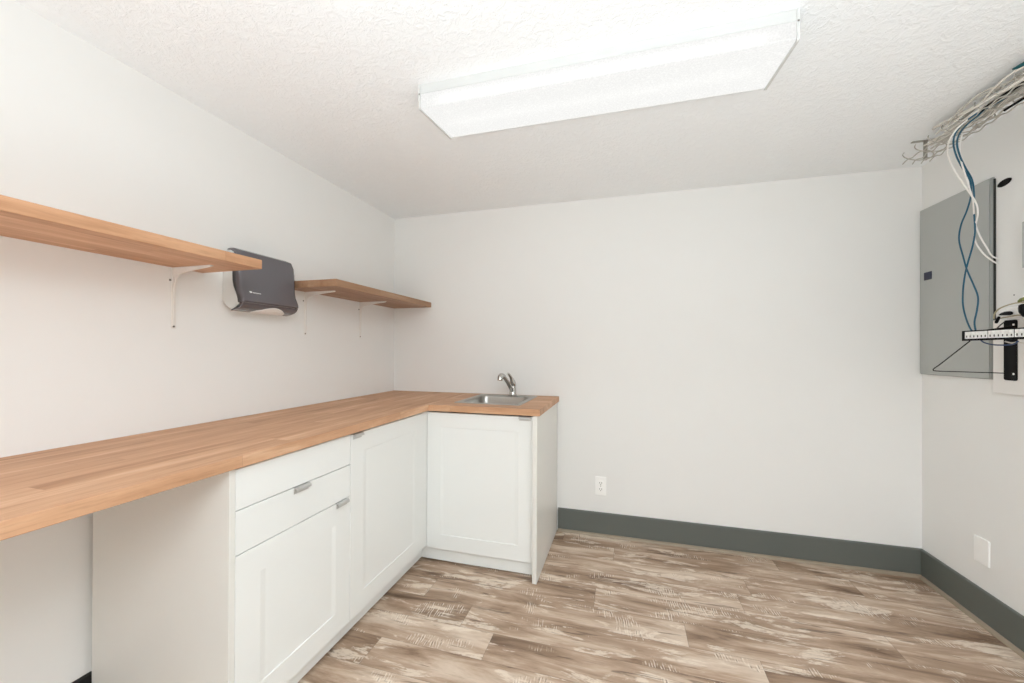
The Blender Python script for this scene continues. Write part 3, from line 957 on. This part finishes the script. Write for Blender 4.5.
# ---------------------------------------------------------------- hanging cables
cable('network_cable', [(3.075, -0.80, 2.172), (3.05, -0.737, 2.168), (3.035, -0.719, 2.156), (3.028, -0.68, 2.149), (3.037, -0.62, 2.138), (3.06, -0.57, 2.115), (3.1, -0.521, 2.082), (3.14, -0.49, 2.039), (3.18, -0.471, 1.985), (3.2, -0.446, 1.926), (3.21, -0.41, 1.871), (3.22, -0.361, 1.817), (3.22, -0.35, 1.751), (3.22, -0.372, 1.671), (3.215, -0.402, 1.601), (3.21, -0.442, 1.531), (3.2, -0.482, 1.468), (3.18, -0.507, 1.409), (3.165, -0.517, 1.357), (3.1625, -0.527, 1.316)], 0.0031, 'cable_blue', 'blue cable hanging from the tray, bowing out near the blue latch before the crossing')
cable('network_cable', [(3.085, -0.79, 2.172), (3.06, -0.727, 2.167), (3.045, -0.709, 2.151), (3.04, -0.674, 2.142), (3.05, -0.62, 2.133), (3.07, -0.573, 2.112), (3.11, -0.524, 2.08), (3.15, -0.491, 2.037), (3.19, -0.467, 1.986), (3.21, -0.447, 1.925), (3.22, -0.432, 1.854), (3.22, -0.437, 1.772), (3.22, -0.426, 1.708), (3.22, -0.4, 1.637), (3.215, -0.391, 1.58), (3.21, -0.388, 1.512), (3.2, -0.403, 1.442), (3.18, -0.45, 1.379), (3.165, -0.494, 1.332), (3.1625, -0.512, 1.316)], 0.0031, 'cable_blue', 'blue cable hanging straighter at first, then bowing towards the corner below the crossing')
cable('network_cable', [(3.05, -0.759, 2.169), (3.03, -0.699, 2.153), (3.02, -0.646, 2.135), (3.02, -0.608, 2.102), (3.06, -0.541, 2.078), (3.11, -0.489, 2.039), (3.15, -0.47, 1.985), (3.18, -0.466, 1.934), (3.2, -0.472, 1.882), (3.21, -0.467, 1.838), (3.23, -0.422, 1.784), (3.24, -0.407, 1.734), (3.25, -0.428, 1.674), (3.266, -0.446, 1.636), (W - 0.001, -0.457, 1.612)], 0.0031, 'cable_white', 'white cable entering the wall beside the breaker box, lower of the two')
cable('network_cable', [(3.09, -0.709, 2.185), (3.09, -0.618, 2.176), (3.09, -0.573, 2.152), (3.1, -0.542, 2.115), (3.12, -0.511, 2.08), (3.14, -0.496, 2.032), (3.17, -0.471, 1.986), (3.19, -0.456, 1.946), (3.2, -0.457, 1.9), (3.22, -0.432, 1.845), (3.23, -0.427, 1.792), (3.24, -0.438, 1.734), (3.255, -0.446, 1.687), (3.268, -0.450, 1.652), (W - 0.001, -0.457, 1.634)], 0.0031, 'cable_white', 'white cable entering the wall beside the breaker box, upper of the two')

# ---------------------------------------------------------------- cable tray under the ceiling
TX0, TX1, TZ, TY0 = 3.036, 3.140, 2.152, -0.300
tr = thing('cable_tray', 'wire basket cable tray hung under the ceiling along the wall', 'cable tray', ((TX0 + TX1) / 2, -0.8, TZ))
rnd = random.Random(4)
mb = MB()
for xx, zz in ((TX0, TZ + 0.004), (TX0 + 0.035, TZ - 0.002), (TX0 + 0.07, TZ - 0.002), (TX1, TZ + 0.004), (TX1 + 0.006, TZ + 0.022)):
    pts = []
    y_ = TY0
    k = 0
    while y_ > -1.6:
        pts.append((xx + rnd.uniform(-0.0035, 0.0035), y_, zz + (0.004 if k % 2 else -0.004) + rnd.uniform(-0.001, 0.001)))
        y_ -= 0.034
        k += 1
    mb.tube(pts, 0.0026, 6)
obj('long_wires', mb, 'wire', tr, smooth=True)
y_ = TY0 - 0.012
while y_ > -1.3:
    pts = []
    for k in range(15):
        a = math.radians(-215 + 250 * k / 14)
        lean = rnd.uniform(-0.012, 0.012)
        pts.append(((TX0 + TX1) / 2 + 0.058 * math.cos(a), y_ + 0.026 * math.sin(a) + rnd.uniform(-0.002, 0.002), TZ + 0.034 + 0.037 * math.sin(a)))
    obj('rib', MB().tube(pts, 0.0023, 6), 'wire', tr, smooth=True)
    y_ -= 0.082
for yy in (-0.325, -1.2):
    mb = MB()
    mb.box(3.055, 3.165, yy - 0.008, yy + 0.008, H - 0.0042, H - 0.0006, 0.0008, 1)
    mb.box(3.1015, 3.1155, yy - 0.0025, yy + 0.0025, TZ - 0.002, H - 0.0042)
    obj('hanger', mb, 'tray_metal', tr)

# cables lying in and spilling out of the tray
rnd = random.Random(11)
for i in range(18):
    x_ = TX0 + 0.012 + (i % 6) * 0.0150 - 0.006
    z_ = TZ + 0.008 + (i // 6) * 0.017
    ys_ = -0.34 - rnd.uniform(0, 0.28)
    pts = []
    y_ = ys_
    while y_ > -1.6:
        pts.append((x_ + rnd.uniform(-0.014, 0.014), y_, z_ + rnd.uniform(-0.006, 0.018)))
        y_ -= rnd.uniform(0.06, 0.10)
    hue = 'grey' if i % 3 else 'pale'
    lay = ('lowest', 'middle', 'upper')[i // 6]
    cable('bundled_cable', pts, 0.0036, 'cable_' + hue, hue + ' cable in the ' + lay + ' layer of the bundle on the wire tray', 'cable', hue + ' cables in the ' + lay + ' layer of the tray bundle')
cable('conduit', [(3.04, -0.500, 2.222), (3.04, -0.551, 2.216), (3.04, -0.61, 2.206), (3.04, -0.707, 2.190), (3.038, -0.814, 2.176), (3.036, -0.904, 2.168), (3.036, -1.2, 2.165)], 0.0062, 'cable_pale', 'thick pale cable slanting over the top of the tray bundle')
cable('loose_cable', [(3.05, -0.560, 2.196), (3.048, -0.610, 2.206), (3.045, -0.650, 2.222), (3.045, -0.70, 2.232), (3.05, -0.745, 2.230), (3.055, -0.80, 2.214), (3.06, -0.88, 2.195)], 0.0034, 'cable_pale', 'pale cable arching highest over the tray bundle, just under the ceiling')
cable('loose_cable', [(3.035, -0.585, 2.190), (3.03, -0.625, 2.206), (3.03, -0.68, 2.216), (3.035, -0.74, 2.214), (3.04, -0.82, 2.198)], 0.0032, 'cable_grey', 'grey cable in a low arch on the room side of the tray bundle')
cable('loose_cable', [(3.04, -0.790, 2.170), (3.04, -0.818, 2.184), (3.04, -0.834, 2.194), (3.04, -0.861, 2.190), (3.045, -0.897, 2.170)], 0.0024, 'cable_grey', 'thin grey loop rising from the tray bundle near the teal cable')
cable('loose_cable', [(3.02, -0.520, 2.205), (3.03, -0.560, 2.207), (3.045, -0.60, 2.203), (3.06, -0.64, 2.196)], 0.0034, 'cable_grey', 'short grey cable end pointing towards the corner above the bundle')
cable('power_cable', [(3.052, -0.700, 2.160), (3.046, -0.725, 2.162), (3.040, -0.760, 2.160), (3.040, -0.80, 2.160), (3.046, -0.87, 2.162), (3.05, -0.95, 2.162)], 0.0055, 'rubber', 'thick black cable along the room side of the tray')
cable('power_cable', [(3.105, -0.741, 2.146), (3.100, -0.778, 2.143), (3.100, -0.82, 2.142), (3.105, -0.88, 2.147)], 0.0042, 'rubber', 'short black cable piece under the tray beside the wall')
cable('cable_tie', [(3.035, -0.765, 2.168), (3.046, -0.765, 2.153), (3.06, -0.766, 2.166)], 0.0015, 'cable_pale', 'pale cable tie around the thick black cable', 'cable tie')
cable('fiber_cable', [(3.052, -0.846, 2.2405), (3.058, -0.860, 2.238), (3.068, -0.885, 2.2385), (3.08, -0.93, 2.235), (3.10, -1.02, 2.22), (3.11, -1.15, 2.19)], [0.0025, 0.006, 0.0075, 0.0075, 0.0075, 0.0075], 'cable_teal', 'teal cable curling down from the ceiling at the picture edge')
